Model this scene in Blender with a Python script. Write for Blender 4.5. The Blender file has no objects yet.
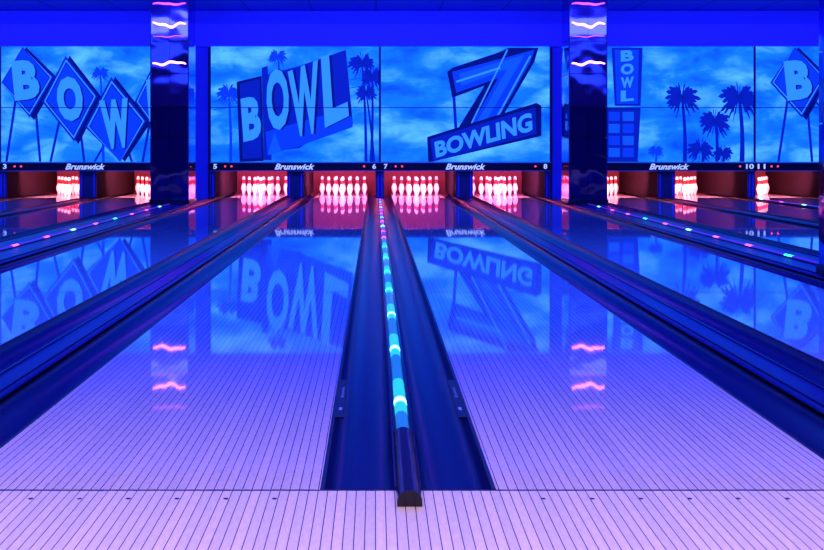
import bpy, math, random
from mathutils import Vector
random.seed(4)
S=bpy.context.scene
S.view_settings.view_transform='Standard'
S.view_settings.look='None'
def lin(v):
    v/=255.0
    return v/12.92 if v<=0.04045 else ((v+0.055)/1.055)**2.4
def C(r,g,b): return (lin(r),lin(g),lin(b),1.0)
# ---------------- dimensions (metres, camera stands at x=0,y=0) --------------
H=0.968; FOUL=2.89; LW=0.527; MASK=19.40; DECK=22.3; CEIL=3.6
XW0,XW1=-11.3,11.4
K=52.3   # mural drawing grid: squares per metre
LANES=[-9.63,-7.92,-6.37,-4.66,-2.377,-0.683,0.871,2.571,4.74,6.45,8.0,9.70]
LANE_NO=[1,2,3,4,5,6,7,8,9,10,11,12]
# ---------------- materials --------------------------------------------------
def mat(name,col,rough=.5,metal=0,emi=None,es=0,ior=1.5,coat=0):
    m=bpy.data.materials.new(name); m.use_nodes=True
    b=m.node_tree.nodes['Principled BSDF']
    b.inputs['Base Color'].default_value=col
    b.inputs['Roughness'].default_value=rough
    b.inputs['Metallic'].default_value=metal
    b.inputs['IOR'].default_value=ior
    b.inputs['Coat Weight'].default_value=coat
    if emi:
        b.inputs['Emission Color'].default_value=emi
        b.inputs['Emission Strength'].default_value=es
    return m
def nt(m): return m.node_tree.nodes,m.node_tree.links,m.node_tree.nodes['Principled BSDF']
def math_node(N,L,op,a,b=None,c=None):
    n=N.new('ShaderNodeMath'); n.operation=op
    for i,v in enumerate((a,b,c)):
        if v is None: continue
        if isinstance(v,(int,float)): n.inputs[i].default_value=v
        else: L.new(v,n.inputs[i])
    return n.outputs[0]
def wood(name,c1,c2,cl,rough,ior,bw=0.027):
    m=mat(name,c1,rough,ior=ior); N,L,B=nt(m)
    g=N.new('ShaderNodeNewGeometry'); sp=N.new('ShaderNodeSeparateXYZ'); L.new(g.outputs['Position'],sp.inputs[0])
    u=math_node(N,L,'DIVIDE',sp.outputs[0],bw)
    u=math_node(N,L,'ADD',u,1000.0)
    fr=math_node(N,L,'FRACT',u); line=math_node(N,L,'LESS_THAN',fr,0.10)
    idx=math_node(N,L,'FLOOR',u)
    wn=N.new('ShaderNodeTexWhiteNoise'); wn.noise_dimensions='1D'; L.new(idx,wn.inputs['W'])
    mx=N.new('ShaderNodeMix'); mx.data_type='RGBA'; L.new(wn.outputs['Value'],mx.inputs[0])
    mx.inputs[6].default_value=c1; mx.inputs[7].default_value=c2
    mp=N.new('ShaderNodeVectorMath'); mp.operation='MULTIPLY'; mp.inputs[1].default_value=(120,25,1); L.new(g.outputs['Position'],mp.inputs[0])
    no=N.new('ShaderNodeTexNoise'); no.inputs['Scale'].default_value=1; no.inputs['Detail'].default_value=4; L.new(mp.outputs[0],no.inputs['Vector'])
    mg=N.new('ShaderNodeMix'); mg.data_type='RGBA'; mg.blend_type='MULTIPLY'; mg.inputs[0].default_value=.35
    L.new(mx.outputs[2],mg.inputs[6]); L.new(no.outputs['Fac'],mg.inputs[7])
    m2=N.new('ShaderNodeMix'); m2.data_type='RGBA'; L.new(line,m2.inputs[0]); L.new(mg.outputs[2],m2.inputs[6]); m2.inputs[7].default_value=cl
    L.new(m2.outputs[2],B.inputs['Base Color'])
    return m
M={}
M['lane']=wood('lane_boards',(.78,.75,.90,1),(.68,.67,.84,1),(.08,.06,.2,1),0.03,2.1)
M['appr']=wood('approach_boards',(.84,.80,.82,1),(.72,.70,.74,1),(.08,.06,.16,1),0.25,1.4)
M['black']=mat('black_trim',(.004,.004,.008,1),.35)
M['gut']=mat('gutter_plastic',(.002,.003,.08,1),.28,ior=1.36)
M['cap']=mat('capping_plastic',(.004,.006,.18,1),.3,ior=1.4)
M['tube']=mat('tube_black',(.006,.006,.012,1),.18)
M['white']=mat('white_print',(.8,.8,.8,1),.5,emi=C(190,215,255),es=.8)
M['label']=mat('label_print',(.3,.35,.6,1),.5)
M['dot']=mat('marker_dot',(.02,.01,.03,1),.5)
def sky(name,c1,c2,c3,seed):
    m=mat(name,(.02,.05,.2,1),.6); N,L,B=nt(m)
    g=N.new('ShaderNodeNewGeometry')
    mp=N.new('ShaderNodeVectorMath'); mp.operation='MULTIPLY_ADD'; mp.inputs[1].default_value=(.8,0,1.7); mp.inputs[2].default_value=(seed*7.3,seed,seed*3)
    L.new(g.outputs['Position'],mp.inputs[0])
    no=N.new('ShaderNodeTexNoise'); no.inputs['Scale'].default_value=1.2; no.inputs['Detail'].default_value=8; no.inputs['Roughness'].default_value=.56
    no.inputs['Distortion'].default_value=.3
    L.new(mp.outputs[0],no.inputs['Vector'])
    r=N.new('ShaderNodeValToRGB'); r.color_ramp.elements[0].position=.34; r.color_ramp.elements[1].position=.70
    r.color_ramp.elements[0].color=c1; r.color_ramp.elements[1].color=c3
    e=r.color_ramp.elements.new(.50); e.color=c2
    L.new(no.outputs['Fac'],r.inputs[0]); L.new(r.outputs[0],B.inputs['Emission Color']); L.new(r.outputs[0],B.inputs['Base Color'])
    B.inputs['Emission Strength'].default_value=.98  # print glows by itself in place of blacklight falling on it
    return m
SK=[sky('mural_sky_glow_%d'%i,C(6,82,238),C(18,126,253),C(95,198,255),i+1.3) for i in range(6)]
def glow_ink(name,r,g,b): return mat(name,C(r,g,b),.6,emi=C(r,g,b),es=.9)  # ink colour is also emitted, imitating blacklight on the print
M['ink_d']=glow_ink('ink_dark',4,30,152)
M['ink_m']=glow_ink('ink_mid',6,60,208)
M['ink_b']=glow_ink('ink_blue',12,88,232)
M['ink_l']=glow_ink('ink_light',50,150,255)
M['ink_k']=glow_ink('ink_black',2,12,96)
M['seam']=mat('panel_seam',C(4,10,110),.5)
M['wallblue']=mat('wall_blue_paint_glow',(.08,.10,.95,1),.6,emi=C(10,10,150),es=.25)  # weak glow mixed into the paint to brighten the wall
M['header']=mat('header_paint_glow',(.12,.12,.95,1),.55,emi=C(20,16,225),es=.5)  # header paint emits its own blue so the band looks brighter
M['side']=mat('side_wall_paint',(.05,.05,.4,1),.6)
M['curtain']=mat('pit_curtain',(.09,.003,.02,1),.8)
M['kick']=mat('kickback_panel',(.05,.05,.2,1),.5)
M['kickin']=mat('kickback_inner',(.016,.004,.014,1),.9,ior=1.2)
M['strip']=mat('masking_strip',(.004,.005,.04,1),.3)
M['pin']=mat('pin_white',(.92,.90,.92,1),.25)
M['pinred']=mat('pin_red',(.8,.02,.03,1),.3)
M['deck']=mat('pin_deck',(.32,.2,.34,1),.06,ior=2.2)
M['led_c']=mat('led_cyan_tube',(.02,.1,.3,1),.3,emi=C(10,120,190),es=.8)
M['led_cm']=mat('led_cyan_mid',(.02,.2,.3,1),.3,emi=C(35,210,210),es=.95)
M['led_gm']=mat('led_green_mid',(.02,.3,.2,1),.3,emi=C(25,195,170),es=.95)
M['led_ch']=mat('led_cyan_hot',(.5,1,1,1),.3,emi=C(130,255,215),es=4)
M['led_g']=mat('led_green_hot',(.5,1,.8,1),.3,emi=C(50,255,150),es=3)
M['led_p']=mat('led_violet_tube',(.1,.02,.3,1),.3,emi=C(80,35,225),es=.65)
M['led_ph']=mat('led_pink_hot',(1,.4,.9,1),.3,emi=C(255,80,230),es=3)
M['glint']=mat('glint_pink',(1,.4,.9,1),.3,emi=C(255,135,255),es=7)  # glowing stand-in for pink light mirrored in the pillar cladding
M['glint_dim']=mat('glint_pink_dim',(1,.3,.9,1),.3,emi=C(200,80,250),es=1.8)  # weaker version of the same imitated reflection
M['reddot']=mat('red_indicator',(1,.05,.05,1),.3,emi=(1,.05,.05,1),es=3)
def mirror(name,col,rough,wob):
    m=mat(name,col,rough,1); N,L,B=nt(m)
    no=N.new('ShaderNodeTexNoise'); no.inputs['Scale'].default_value=2.2; no.inputs['Detail'].default_value=1
    g=N.new('ShaderNodeNewGeometry'); L.new(g.outputs['Position'],no.inputs['Vector'])
    b=N.new('ShaderNodeBump'); b.inputs['Strength'].default_value=wob; b.inputs['Distance'].default_value=.05
    L.new(no.outputs['Fac'],b.inputs['Height']); L.new(b.outputs[0],B.inputs['Normal'])
    return m
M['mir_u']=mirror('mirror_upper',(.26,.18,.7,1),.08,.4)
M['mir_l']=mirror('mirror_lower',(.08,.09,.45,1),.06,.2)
def tiles():
    m=mat('ceiling_tiles',(.08,.06,.6,1),.8); N,L,B=nt(m)
    g=N.new('ShaderNodeNewGeometry'); sp=N.new('ShaderNodeSeparateXYZ'); L.new(g.outputs['Position'],sp.inputs[0])
    a=math_node(N,L,'LESS_THAN',math_node(N,L,'FRACT',math_node(N,L,'ADD',math_node(N,L,'DIVIDE',sp.outputs[0],1.2),50.)),.03)
    b=math_node(N,L,'LESS_THAN',math_node(N,L,'FRACT',math_node(N,L,'ADD',math_node(N,L,'DIVIDE',sp.outputs[1],.6),50.)),.05)
    f=math_node(N,L,'MAXIMUM',a,b)
    mx=N.new('ShaderNodeMix'); mx.data_type='RGBA'; L.new(f,mx.inputs[0]); mx.inputs[6].default_value=(.05,.06,.75,1); mx.inputs[7].default_value=(.02,.02,.45,1)
    L.new(mx.outputs[2],B.inputs['Base Color']); return m
M['ceil']=tiles()
# ---------------- mesh builder ----------------------------------------------
class MB:
    def __init__(s): s.v=[];s.f=[];s.m=[];s.ms=[];s.sm=[]
    def mi(s,m):
        if isinstance(m,str): m=M[m]
        if m not in s.ms: s.ms.append(m)
        return s.ms.index(m)
    def add(s,vs,fs,m,smooth=False):
        o=len(s.v); s.v+=[tuple(p) for p in vs]; k=s.mi(m)
        for f in fs: s.f.append([i+o for i in f]); s.m.append(k); s.sm.append(smooth)
    def box(s,x0,x1,y0,y1,z0,z1,m):
        s.add([(x0,y0,z0),(x1,y0,z0),(x1,y1,z0),(x0,y1,z0),(x0,y0,z1),(x1,y0,z1),(x1,y1,z1),(x0,y1,z1)],
          [(0,3,2,1),(4,5,6,7),(0,1,5,4),(1,2,6,5),(2,3,7,6),(3,0,4,7)],m)
    def extr(s,prof,y0,y1,m,smooth=True,ends=True):
        n=len(prof); vs=[(x,y0,z) for x,z in prof]+[(x,y1,z) for x,z in prof]
        fs=[(i,i+1,n+i+1,n+i) for i in range(n-1)]
        s.add(vs,fs,m,smooth)
    def build(s,name,parent=None):
        me=bpy.data.meshes.new(name); me.from_pydata(s.v,[],s.f)
        for m in s.ms: me.materials.append(m)
        me.polygons.foreach_set('material_index',s.m); me.polygons.foreach_set('use_smooth',s.sm)
        me.update(); o=bpy.data.objects.new(name,me); S.collection.objects.link(o)
        if parent: o.parent=parent
        return o
def empty(name,loc=(0,0,0)):
    e=bpy.data.objects.new(name,None); S.collection.objects.link(e); return e
# ---------------- room shell -------------------------------------------------
b=MB(); b.box(XW0,XW1,-4,FOUL-.010,-.15,0,'appr'); b.box(XW0,XW1,FOUL-.010,FOUL,-.15,.0005,'black')
for c in LANES:
    for i in range(-3,4):
        cx=c+i*.135
        for yy in (FOUL-.075,):
            n=12; r=.007
            b.add([(cx+r*math.cos(t*2*math.pi/n),yy+r*math.sin(t*2*math.pi/n),.0008) for t in range(n)],[list(range(n))],'dot')
floor=b.build('floor')
b=MB(); b.box(XW0,XW1,FOUL,23.7,-.25,-.15,'black'); b.build('floor_subfloor')
b=MB(); b.box(XW0-.1,XW1+.1,-4.1,23.8,CEIL,CEIL+.1,'ceil'); b.build('ceiling')
for nm,x0,x1,y0,y1 in (('wall_left',XW0-.1,XW0,-4,23.7),('wall_right',XW1,XW1+.1,-4,23.7),('wall_back',XW0-.1,XW1+.1,23.7,23.8),('wall_front',XW0-.1,XW1+.1,-4.1,-4)):
    b=MB(); b.box(x0,x1,y0,y1,-.25,CEIL,'side'); b.build(nm)
b=MB(); b.box(XW0,XW1,MASK-.12,MASK+.1,2.925,3.34,'header'); b.build('trim_header')
b=MB(); b.box(XW0,XW1,MASK,MASK+.1,3.34,CEIL,'wallblue'); b.build('wall_upper')
# ---------------- lanes ------------------------------------------------------
for c in LANES:
    b=MB(); b.box(c-LW,c+LW,FOUL,20.7,-.15,0,'lane'); b.box(c-LW,c+LW,20.7,DECK,-.15,0,'deck'); b.build('bowling_lane')
def arc(x0,x1,z0,d,n=12):
    return [(x0+(x1-x0)*(.5-.5*math.cos(math.pi*i/n)),z0-d*math.sin(math.pi*i/n)) for i in range(n+1)]
NEAR_P0,NEAR_P1=7.0,7.72     # depth range occupied by the nearer pillars
gaps=[]
for i in range(len(LANES)-1):
    x0=LANES[i]+LW; x1=LANES[i+1]-LW; w=x1-x0
    kind='ret' if .55<w<.8 else ('led' if w<.55 else 'pil')
    gaps.append((x0,x1,kind))
    gw=.212 if kind=='led' else .235
    b=MB(); fl=.012
    for a,bb in ((x0,x0+fl),(x1-fl,x1)): b.box(a,bb,FOUL,DECK,-.12,.001,'black')
    b.extr([(x0+fl,-.004)]+arc(x0+fl+.004,x0+gw,-.012,.055)+[(x0+gw,.0)],FOUL,DECK,'gut')
    b.extr([(x1-gw,.0)]+arc(x1-gw,x1-fl-.004,-.012,.055)+[(x1-fl,-.004)],FOUL,DECK,'gut')
    ca,cb=x0+gw,x1-gw
    r=.012
    prof=[(ca,-.012),(ca,.006),(ca+r*.5,.012),(ca+r,.014),(cb-r,.014),(cb-r*.5,.012),(cb,.006),(cb,-.012)]
    b.extr(prof,FOUL,19.4,'cap',smooth=False)
    b.add([(x,FOUL,z) for x,z in prof],[list(range(8))],'cap')
    if kind=='ret':
        for q in (ca+.03,cb-.03): b.box(q-.004,q+.004,FOUL,19.4,.0135,.020,'gut')
    if kind=='pil':
        for q in (ca+.05,cb-.05): b.box(q-.006,q+.006,FOUL,19.4,.0135,.024,'gut')
    b.box(x0+fl,x1-fl,FOUL,DECK,-.14,-.075,'black')
    b.build({'ret':'ball_return_gutter','led':'twin_gutter','pil':'wide_gutter'}[kind])
    if kind in('led','pil'):
        xc=(x0+x1)/2; t=MB()
        R=.034
        def half(r,n=10,z0=.0145): return [(xc-r*math.cos(math.pi*k/n),z0+r*.9*math.sin(math.pi*k/n)) for k in range(n+1)]
        ye=17.40 if kind=='pil' else 19.3
        rr=.022
        central=(kind=='led' and abs(xc)<1)
        split=10.6 if central else 3.38
        y=3.8
        if kind=='pil':
            ys=NEAR_P1+.1; split=ys; y=ys+.2      # light line runs between the two pillars
        else:
            ys=3.38
            t.extr(half(R),FOUL-.14,3.38,'tube')
            hp=half(R); t.add([(x,FOUL-.14,z) for x,z in hp],[list(range(len(hp)))],'tube')
            t.box(xc-R,xc+R,FOUL-.14,FOUL-.002,.001,.0145,'tube')
        for sgn in(-1,1):
            a=xc+sgn*.024; bb=xc+sgn*.034
            t.box(min(a,bb),max(a,bb),ys,ye,.0145,.026,'tube')
        if central: t.extr(half(rr,z0=.016),3.38,split,'led_c')
        t.extr(half(rr,z0=.016),split,ye,'led_p')
        k=0
        while y<ye-.2:
            if y<split:
                hot='led_ch' if y<6.2 else 'led_g'
                t.extr(half(rr+.0006,z0=.016),y-.18,y+.34,'led_cm' if y<6.2 else 'led_gm')
                t.extr(half(rr+.0012,z0=.016),y-.035,y+.035,hot)
                y+=1.0
            else:
                hot=('led_ph','led_g','led_ph','led_ph','led_ch')[k%5]
                t.extr(half(rr+.0012,z0=.016),y-.08,y+.08,hot)
                y+=.8 if central else .95
            k+=1
        t.build('led_light_strip')
b=MB(); b.box(XW0,LANES[0]-LW,FOUL,DECK,-.15,0,'gut'); b.build('floor_margin')
b=MB(); b.box(LANES[-1]+LW,XW1,FOUL,DECK,-.15,0,'gut'); b.build('floor_margin')
def textmesh(body,shear=0,bold=0.0):
    cu=bpy.data.curves.new('t','FONT'); cu.body=body; cu.size=1; cu.shear=shear; cu.offset=bold; cu.resolution_u=3
    o=bpy.data.objects.new('t',cu); S.collection.objects.link(o)
    bpy.context.view_layer.update()
    dg=bpy.context.evaluated_depsgraph_get(); me=bpy.data.meshes.new_from_object(o.evaluated_get(dg))
    vs=[tuple(v.co) for v in me.vertices]; fs=[list(p.vertices) for p in me.polygons]
    bpy.data.objects.remove(o); bpy.data.meshes.remove(me)
    xs=[v[0] for v in vs]; ys=[v[1] for v in vs]; a,bq,c,d=min(xs),max(xs),min(ys),max(ys)
    return [((v[0]-a)/(bq-a),(v[1]-c)/(d-c)) for v in vs],fs
TC={}
def tm(body,shear=0,bold=0):
    k=(body,shear,bold)
    if k not in TC: TC[k]=textmesh(*k)
    return TC[k]
def text_to(b,body,TL,TR,BR,BL,fn,m,shear=0,bold=0.0):
    vs,fs=tm(body,shear,bold); out=[]
    for u,v in vs:
        p=[(BL[i]*(1-u)+BR[i]*u)*(1-v)+(TL[i]*(1-u)+TR[i]*u)*v for i in range(2)]
        out.append(fn(*p))
    b.add(out,fs,m)
g0=[g for g in gaps if g[2]=='led' and abs((g[0]+g[1])/2)<1][0]
for side in (0,1):
    xe=g0[0]+.013 if side==0 else g0[1]-.013
    b=MB()
    x0,x1=(xe,xe+.030) if side==0 else (xe-.030,xe)
    b.box(x0,x1,3.66,4.25,-.003,.003,'black')
    fn=lambda p,q:(p,q,.0036)
    text_to(b,'Brunswick',(x0+.009,3.95),(x0+.009,4.12),(x1-.009,4.12),(x1-.009,3.95),fn,'label',.2,.01)
    b.box(x0+.009,x1-.009,3.76,3.80,.003,.0035,'label')
    b.build('gutter_label')
# ---------------- murals -----------------------------------------------------
def A(layer):
    return lambda u,v:((u-375)/K,MASK-.004*layer,H+(149-min(max(v,47.4),161.6))/K)
CLIP=[-1e9,1e9]
def P(b,pts,m,layer):
    f=A(layer); pts=[(min(max(p[0],CLIP[0]),CLIP[1]),p[1]) for p in pts]
    b.add([f(*p) for p in pts],[list(range(len(pts)))],m)
def line(b,p,q,w,m,layer):
    dx,dy=q[0]-p[0],q[1]-p[1]; l=math.hypot(dx,dy); nx,ny=-dy/l*w/2,dx/l*w/2
    P(b,[(p[0]+nx,p[1]+ny),(q[0]+nx,q[1]+ny),(q[0]-nx,q[1]-ny),(p[0]-nx,p[1]-ny)],m,layer)
def T(b,body,TL,TR,BR,BL,m,layer,bold=.02,shear=0): text_to(b,body,TL,TR,BR,BL,A(layer),m,shear,bold)
def palm(b,x,y,r,xb,yb,w,m='ink_d',layer=1,n=20):
    pts=[];pts2=[]
    for i in range(7):
        t=i/6; cx=x+(xb-x)*t+math.sin(t*3.1)*r*.08; cy=y+(yb-y)*t; ww=w*(.35+.25*t)
        pts.append((cx-ww,cy)); pts2.append((cx+ww,cy))
    P(b,pts+pts2[::-1],m,layer)
    for k in range(n):
        a=math.pi*(-.42+1.84*k/(n-1))+random.uniform(-.08,.08); L=r*random.uniform(.8,1.1)
        up=[];lo=[]
        for i in range(7):
            t=i/6; px=x+math.cos(a)*L*t; py=y-math.sin(a)*L*t+L*.30*t*t
            wd=r*.22*math.sin(math.pi*min(1,t*.9+.08))
            jag=(1.35 if i%2 else .7)
            up.append((px,py-wd*jag*.6)); lo.append((px,py+wd*jag))
        P(b,up+lo[::-1],m,layer+(k%3)*.3)
def diamond(b,cx,cy,w,h,tilt,letter,lay=2,ls=1.0):
    def R(px,py): 
        c,s=math.cos(tilt),math.sin(tilt); return (cx+px*c-py*s,cy+px*s+py*c)
    def D(k,m,l): P(b,[R(0,-h*k),R(w*k,0),R(0,h*k),R(-w*k,0)],m,l)
    P(b,[R(4,-h),R(w+4,2),R(4,h+3),R(-w+4,2)],'ink_k',lay)
    D(1.0,'ink_d',lay+.5); D(.92,'ink_l',lay+.8); D(.87,'ink_d',lay+1.1)
    D(.82,'ink_m',lay+1.5)
    a,c=w*.46*ls,h*.52*ls
    T(b,letter,R(-a+1.5,-c+1),R(a+1.5,-c+1),R(a+1.5,c+1),R(-a+1.5,c+1),'ink_k',lay+2,.06)
    T(b,letter,R(-a,-c),R(a,-c),R(a,c),R(-a,c),'ink_l',lay+3,.06)
def diamonds(b,ox,parts=4):
    sp=[(27,80,28,38,-.10,'B'),(71,99,28,43,-.10,'O'),(117,124,31,47,-.10,'W'),(160,100,24,40,-.08,'L')]
    for i,(x,y,w,h,t,l) in enumerate(sp[:parts]):
        line(b,(ox+x-w*.7,162),(ox+x-w*.35,y+h*.4),2.6,'ink_d',1); line(b,(ox+x+w*.5,162),(ox+x+w*.3,y+h*.4),2.6,'ink_d',1)
    for i,(x,y,w,h,t,l) in enumerate(sp[:parts]): diamond(b,ox+x,y,w,h,t,l,2+i*4)
def panel(x0,x1,sk):
    b=MB(); z0,z1=.724,2.922
    CLIP[0]=375+K*(x0+.02); CLIP[1]=375+K*(x1-.02)
    b.box(x0+.008,x1-.008,MASK,MASK+.045,z0,z1,sk)
    for a,c in ((x0+.002,x0+.02),(x1-.02,x1-.002)): b.box(a,c,MASK-.01,MASK+.045,z0,z1,'seam')
    return b
def close(b,x0,x1):
    b.box(x0+.02,x1-.02,MASK-.09,MASK-.075,1.748,1.762,'seam')
    for x in (x0+.03,x1-.03): b.box(x-.01,x+.01,MASK-.09,MASK,1.748,1.762,'seam')
    return b.build('bowling_mural')
pairs=[(-10.42,-7.15),(-7.15,-3.87),(-3.15,.094),(.094,3.35),(3.95,7.24),(7.24,10.5)]
b=panel(*pairs[0],SK[0]); palm(b,-60,80,22,-58,162,5); palm(b,-30,105,18,-33,162,4); close(b,*pairs[0])
b=panel(*pairs[1],SK[1]); palm(b,101,72,9,104,162,2.4,'ink_m'); diamonds(b,0); close(b,*pairs[1])
b=panel(*pairs[2],SK[2])
palm(b,229,92,12,231,162,2.6,'ink_m'); palm(b,278,56,10,281,110,2.4,'ink_m')
palm(b,362,62,14,366,162,2.6); palm(b,372,76,13,371,162,2.6); palm(b,366,92,11,374,162,2.2)
for y in (120,128): line(b,(213,y-18),(376,y-44),.7,'ink_m',1)
P(b,[(262,68),(268,66),(272,160),(264,160)],'ink_d',2)
P(b,[(237,82),(262,76),(264,161),(240,162)],'ink_k',3)
P(b,[(240,84),(260,79),(262,158),(243,159)],'ink_d',3.5)
P(b,[(264,76),(300,66),(346,50),(353,124),(320,134),(300,148),(268,152)],'ink_d',2.6)
P(b,[(266,132),(350,108),(353,127),(300,146),(268,155)],'ink_m',3.0)
T(b,'B',(241,99),(260,95),(262,138),(244,142),'ink_l',5,.05)
for dx,mm,l in ((2.5,'ink_k',4.4),(0,'ink_l',5)):
    T(b,'O',(265+dx,72),(287+dx,66),(291+dx,126),(269+dx,134),mm,l,.04)
    T(b,'W',(288+dx,72),(318+dx,60),(321+dx,132),(293+dx,138),mm,l,.04)
    T(b,'L',(321+dx,57),(343+dx,52),(349+dx,116),(325+dx,128),mm,l,.04)
P(b,[(268,155),(275,132),(282,152)],'ink_b',5.2)
close(b,*pairs[2])
b=panel(*pairs[3],SK[3])
P(b,[(447,72),(452,68),(500,52),(508,48),(538,48),(534,62),(498,124),(462,134),(458,128),(484,86),(452,98)],'ink_k',1.5)
P(b,[(452,72),(534,50),(530,62),(496,122),(468,130),(498,78),(456,93)],'ink_m',2.2)
P(b,[(459,74),(524,55),(520,62),(484,124),(474,127),(507,69),(461,86)],'ink_b',2.8)
line(b,(452,70),(456,134),3,'ink_d',1.2); line(b,(507,50),(470,126),1.4,'ink_l',3.2); line(b,(530,56),(494,122),1.6,'ink_l',3.2)
line(b,(456,82),(500,68),2,'ink_l',3.2)
P(b,[(427,137),(536,103),(541,106),(541,136),(432,165),(428,162)],'ink_k',4)
P(b,[(430,139),(535,107),(536,134),(433,161)],'ink_d',4.5)
T(b,'BOWLING',(434,142),(531,112),(532,131),(436,158),'ink_l',5.5,.04)
close(b,*pairs[3])
b=panel(*pairs[4],SK[4])
P(b,[(611,48),(642,48),(640,106),(614,106)],'ink_d',2); P(b,[(614,50),(638,50),(637,104),(616,104)],'ink_m',2.5)
for i,ch in enumerate('BOWL'):
    y=51+i*13.3; T(b,ch,(620,y),(633,y-1),(633,y+10),(620,y+11),'ink_l',3.5,.05)
P(b,[(606,108),(640,108),(637,162),(606,162)],'ink_d',2)
for i in range(4):
    for j in range(2): P(b,[(608+j*14,112+i*12),(619+j*14,112+i*12),(619+j*14,121+i*12),(608+j*14,121+i*12)],'ink_b' if (i+j)%2 else 'ink_m',3)
palm(b,681,96,18,684,162,3.6); palm(b,738,96,20,741,162,4.2); palm(b,714,120,16,716,162,3.2); palm(b,700,148,14,702,163,3); palm(b,722,152,10,722,163,3); palm(b,655,150,8,655,163,2,'ink_m')
close(b,*pairs[4])
b=panel(*pairs[5],SK[5]); diamonds(b,770,4); close(b,*pairs[5])
for x0,x1 in ((-3.87,-3.15),(3.35,3.95)):
    b=MB(); b.box(x0,x1,MASK+.07,MASK+.12,0.001,2.92,'wallblue')
    b.box(x0+.003,x0+.04,MASK+.05,MASK+.07,0.001,2.92,'seam'); b.box(x1-.04,x1-.003,MASK+.05,MASK+.07,0.001,2.92,'seam'); b.build('wall_infill')
for i,(x0,x1) in enumerate(pairs):
    b=MB(); b.box(x0+.005,x1-.005,MASK-.06,MASK+.04,.55,.722,'strip')
    b.box(x0+.005,x1-.005,MASK-.064,MASK-.06,.706,.716,'ink_b')
    b.box(x0+.005,x1-.005,MASK-.064,MASK-.06,.55,.556,'ink_m')
    y=MASK-.0625; fn=lambda p,q:(p,y,q)
    xc=(x0+x1)/2
    text_to(b,'Brunswick',(xc-.38,.69),(xc+.38,.69),(xc+.38,.575),(xc-.38,.575),fn,'white',.35,.03)
    for n,xx in ((LANE_NO[2*i],x0+.11),(LANE_NO[2*i+1],x1-.11)):
        w=.035 if n<10 else .075
        text_to(b,str(n),(xx-w,.685),(xx+w,.685),(xx+w,.59),(xx-w,.59),fn,'white',0,.03)
    for xx in (x0+.3,x0+.42,x1-.3): b.box(xx-.015,xx+.015,y-.01,y,.625,.65,'reddot')
    b.build('lane_masking_sign')
# ---------------- pin decks --------------------------------------------------
prof=[(0,.0),(.0258,.0),(.0300,.02),(.043,.055),(.055,.085),(.0606,.114),(.057,.15),(.045,.19),(.031,.225),(.0235,.254),(.0245,.28),(.030,.31),(.0323,.342),(.029,.36),(.020,.374),(.009,.380),(0,.381)]
def pin(b,x,y):
    n=18; o=[]
    for r,z in prof:
        for k in range(n): o.append((x+r*math.cos(2*math.pi*k/n),y+r*math.sin(2*math.pi*k/n),z+.0005))
    for s in range(len(prof)-1):
        z=(prof[s][1]+prof[s+1][1])/2
        m='pinred' if .225<z<.30 and not(.25<z<.262) else 'pin'
        q=o[s*n:(s+2)*n]
        b.add(q,[(k,(k+1)%n,n+(k+1)%n,n+k) for k in range(n)],m,True)
for c in LANES:
    b=MB(); sp=.3048
    for r in range(4):
        for k in range(r+1): pin(b,c+(k-r/2)*sp,21.18+r*sp*.866)
    b.build('bowling_pin_set')
def kick(x0,x1):
    b=MB(); b.box(x0,x1,MASK+.135,DECK+.3,0.02,.99,'kickin')
    b.box(x0,x1,MASK+.13,MASK+.135,0.02,.9,'kick')
    b.box(x0+.03,x0+.06,MASK+.122,MASK+.13,.05,.5,'wallblue'); b.box(x1-.06,x1-.03,MASK+.122,MASK+.13,.05,.5,'wallblue')
    b.build('kickback_partition')
for x0,x1,k in gaps: 
    m=.16 if k!='led' else .17
    kick(x0+m,x1-m)
kick(XW0+.01,LANES[0]-LW-.16); kick(LANES[-1]+LW+.16,XW1-.01)
b=MB(); b.box(XW0,XW1,22.65,22.7,-.15,1.0,'curtain'); b.build('pit_curtain')
b=MB(); b.box(XW0,XW1,MASK+.13,22.7,1.0,1.04,'kick'); b.build('added_pit_cover')  # unseen cover added to keep the pink pin light inside the pit
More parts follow.
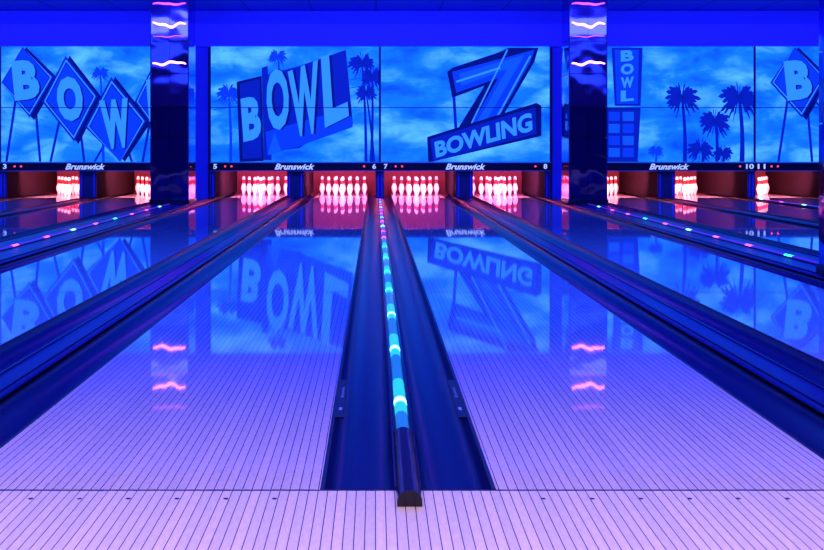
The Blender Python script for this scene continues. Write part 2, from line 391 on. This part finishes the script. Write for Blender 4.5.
# ---------------- pillars ----------------------------------------------------
def pillar(xc,y0,w=.66):
    e=empty('mirrored_pillar'); b=MB(); x0,x1=xc-w/2,xc+w/2; y1=y0+w
    b.box(x0+.02,x1-.02,y0+.02,y1-.02,.026,CEIL,'black')
    zs=[.026,.62,1.16,1.70,2.26,2.82,CEIL]
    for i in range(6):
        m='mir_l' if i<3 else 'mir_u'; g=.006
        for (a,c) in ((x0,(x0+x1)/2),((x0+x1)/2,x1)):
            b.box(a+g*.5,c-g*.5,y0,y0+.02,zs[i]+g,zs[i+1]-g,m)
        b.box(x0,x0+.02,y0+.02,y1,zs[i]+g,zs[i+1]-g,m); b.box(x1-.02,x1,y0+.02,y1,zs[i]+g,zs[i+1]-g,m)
    for x in (x0,x1-.015): b.box(x,x+.015,y0-.008,y0+.01,0.026,CEIL,'cap')
    b.box(x0-.015,x1+.015,y0-.015,y1+.015,.025,.10,'strip')
    o=b.build('mirror_cladding',e)
    t=MB()  # pink reflections imitated by glowing wavy rods on the pillar front
    for z,rad,amp,m,ph in ((3.46,.020,.010,'glint_dim',0),(3.10,.022,.03,'glint',1.1),(2.90,.007,.010,'glint_dim',2),(2.44,.020,.022,'glint',3.2)):
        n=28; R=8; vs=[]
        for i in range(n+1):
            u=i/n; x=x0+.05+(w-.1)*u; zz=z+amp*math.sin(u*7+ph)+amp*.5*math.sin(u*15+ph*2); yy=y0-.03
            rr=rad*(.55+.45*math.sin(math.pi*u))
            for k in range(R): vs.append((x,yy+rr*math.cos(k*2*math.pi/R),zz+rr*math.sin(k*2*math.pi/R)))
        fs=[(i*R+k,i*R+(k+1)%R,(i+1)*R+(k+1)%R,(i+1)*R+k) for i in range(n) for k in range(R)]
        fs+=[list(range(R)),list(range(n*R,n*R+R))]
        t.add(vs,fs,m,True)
        for u in (.1,.9): t.box(x0+w*u-.006,x0+w*u+.006,y0-.03,y0+.002,z-.006,z+.006,'black')  # small studs added to carry the glowing rods
    t.build('mirror_glint',e)
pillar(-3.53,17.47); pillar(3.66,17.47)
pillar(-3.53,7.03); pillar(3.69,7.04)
# ---------------- lights -----------------------------------------------------
def area(name,loc,target,sx,sy,col,p,spread=180):
    l=bpy.data.lights.new(name,'AREA'); l.shape='RECTANGLE'; l.size=sx; l.size_y=sy; l.color=col[:3]; l.energy=p; l.spread=math.radians(spread)
    o=bpy.data.objects.new(name,l); S.collection.objects.link(o); o.location=loc
    o.rotation_euler=(Vector(target)-Vector(loc)).to_track_quat('-Z','Y').to_euler(); return o
area('ceiling_blacklight',(0,7.3,3.5),(0,7.3,0),20,5.4,(.02,.095,1),1150)
area('approach_light',(0,.9,3.4),(0,1.2,0),18,1.2,(1,.60,.58),370,100)
area('mural_wash_light',(0,14.5,3.5),(0,19.3,2.4),20,.4,(.05,.09,1),450)
for i,c in enumerate(LANES):
    if 4<=i<=7: c1=(1,.24,.52); c2=(1,.04,.22); p=100
    else: c1=(1,.28,.32); c2=(1,.06,.06); p=85
    area('pin_deck_light',(c,20.0,.66),(c,21.5,.0),.9,.10,c1,p,115)
    area('pit_light',(c,21.7,.96),(c,21.75,0),.9,.5,c2,20)
w=bpy.data.worlds.new('World'); S.world=w; w.use_nodes=True
w.node_tree.nodes['Background'].inputs[0].default_value=(.01,.01,.08,1)
# ---------------- camera -----------------------------------------------------
cam=bpy.data.cameras.new('camera'); co=bpy.data.objects.new('camera',cam); S.collection.objects.link(co)
co.location=(0,0,H); co.rotation_euler=(math.pi/2,0,0)
cam.sensor_width=36; cam.lens=1017/824*36; cam.shift_x=(412-375)/824; cam.shift_y=-(275-149)/824
cam.clip_end=200; S.camera=co
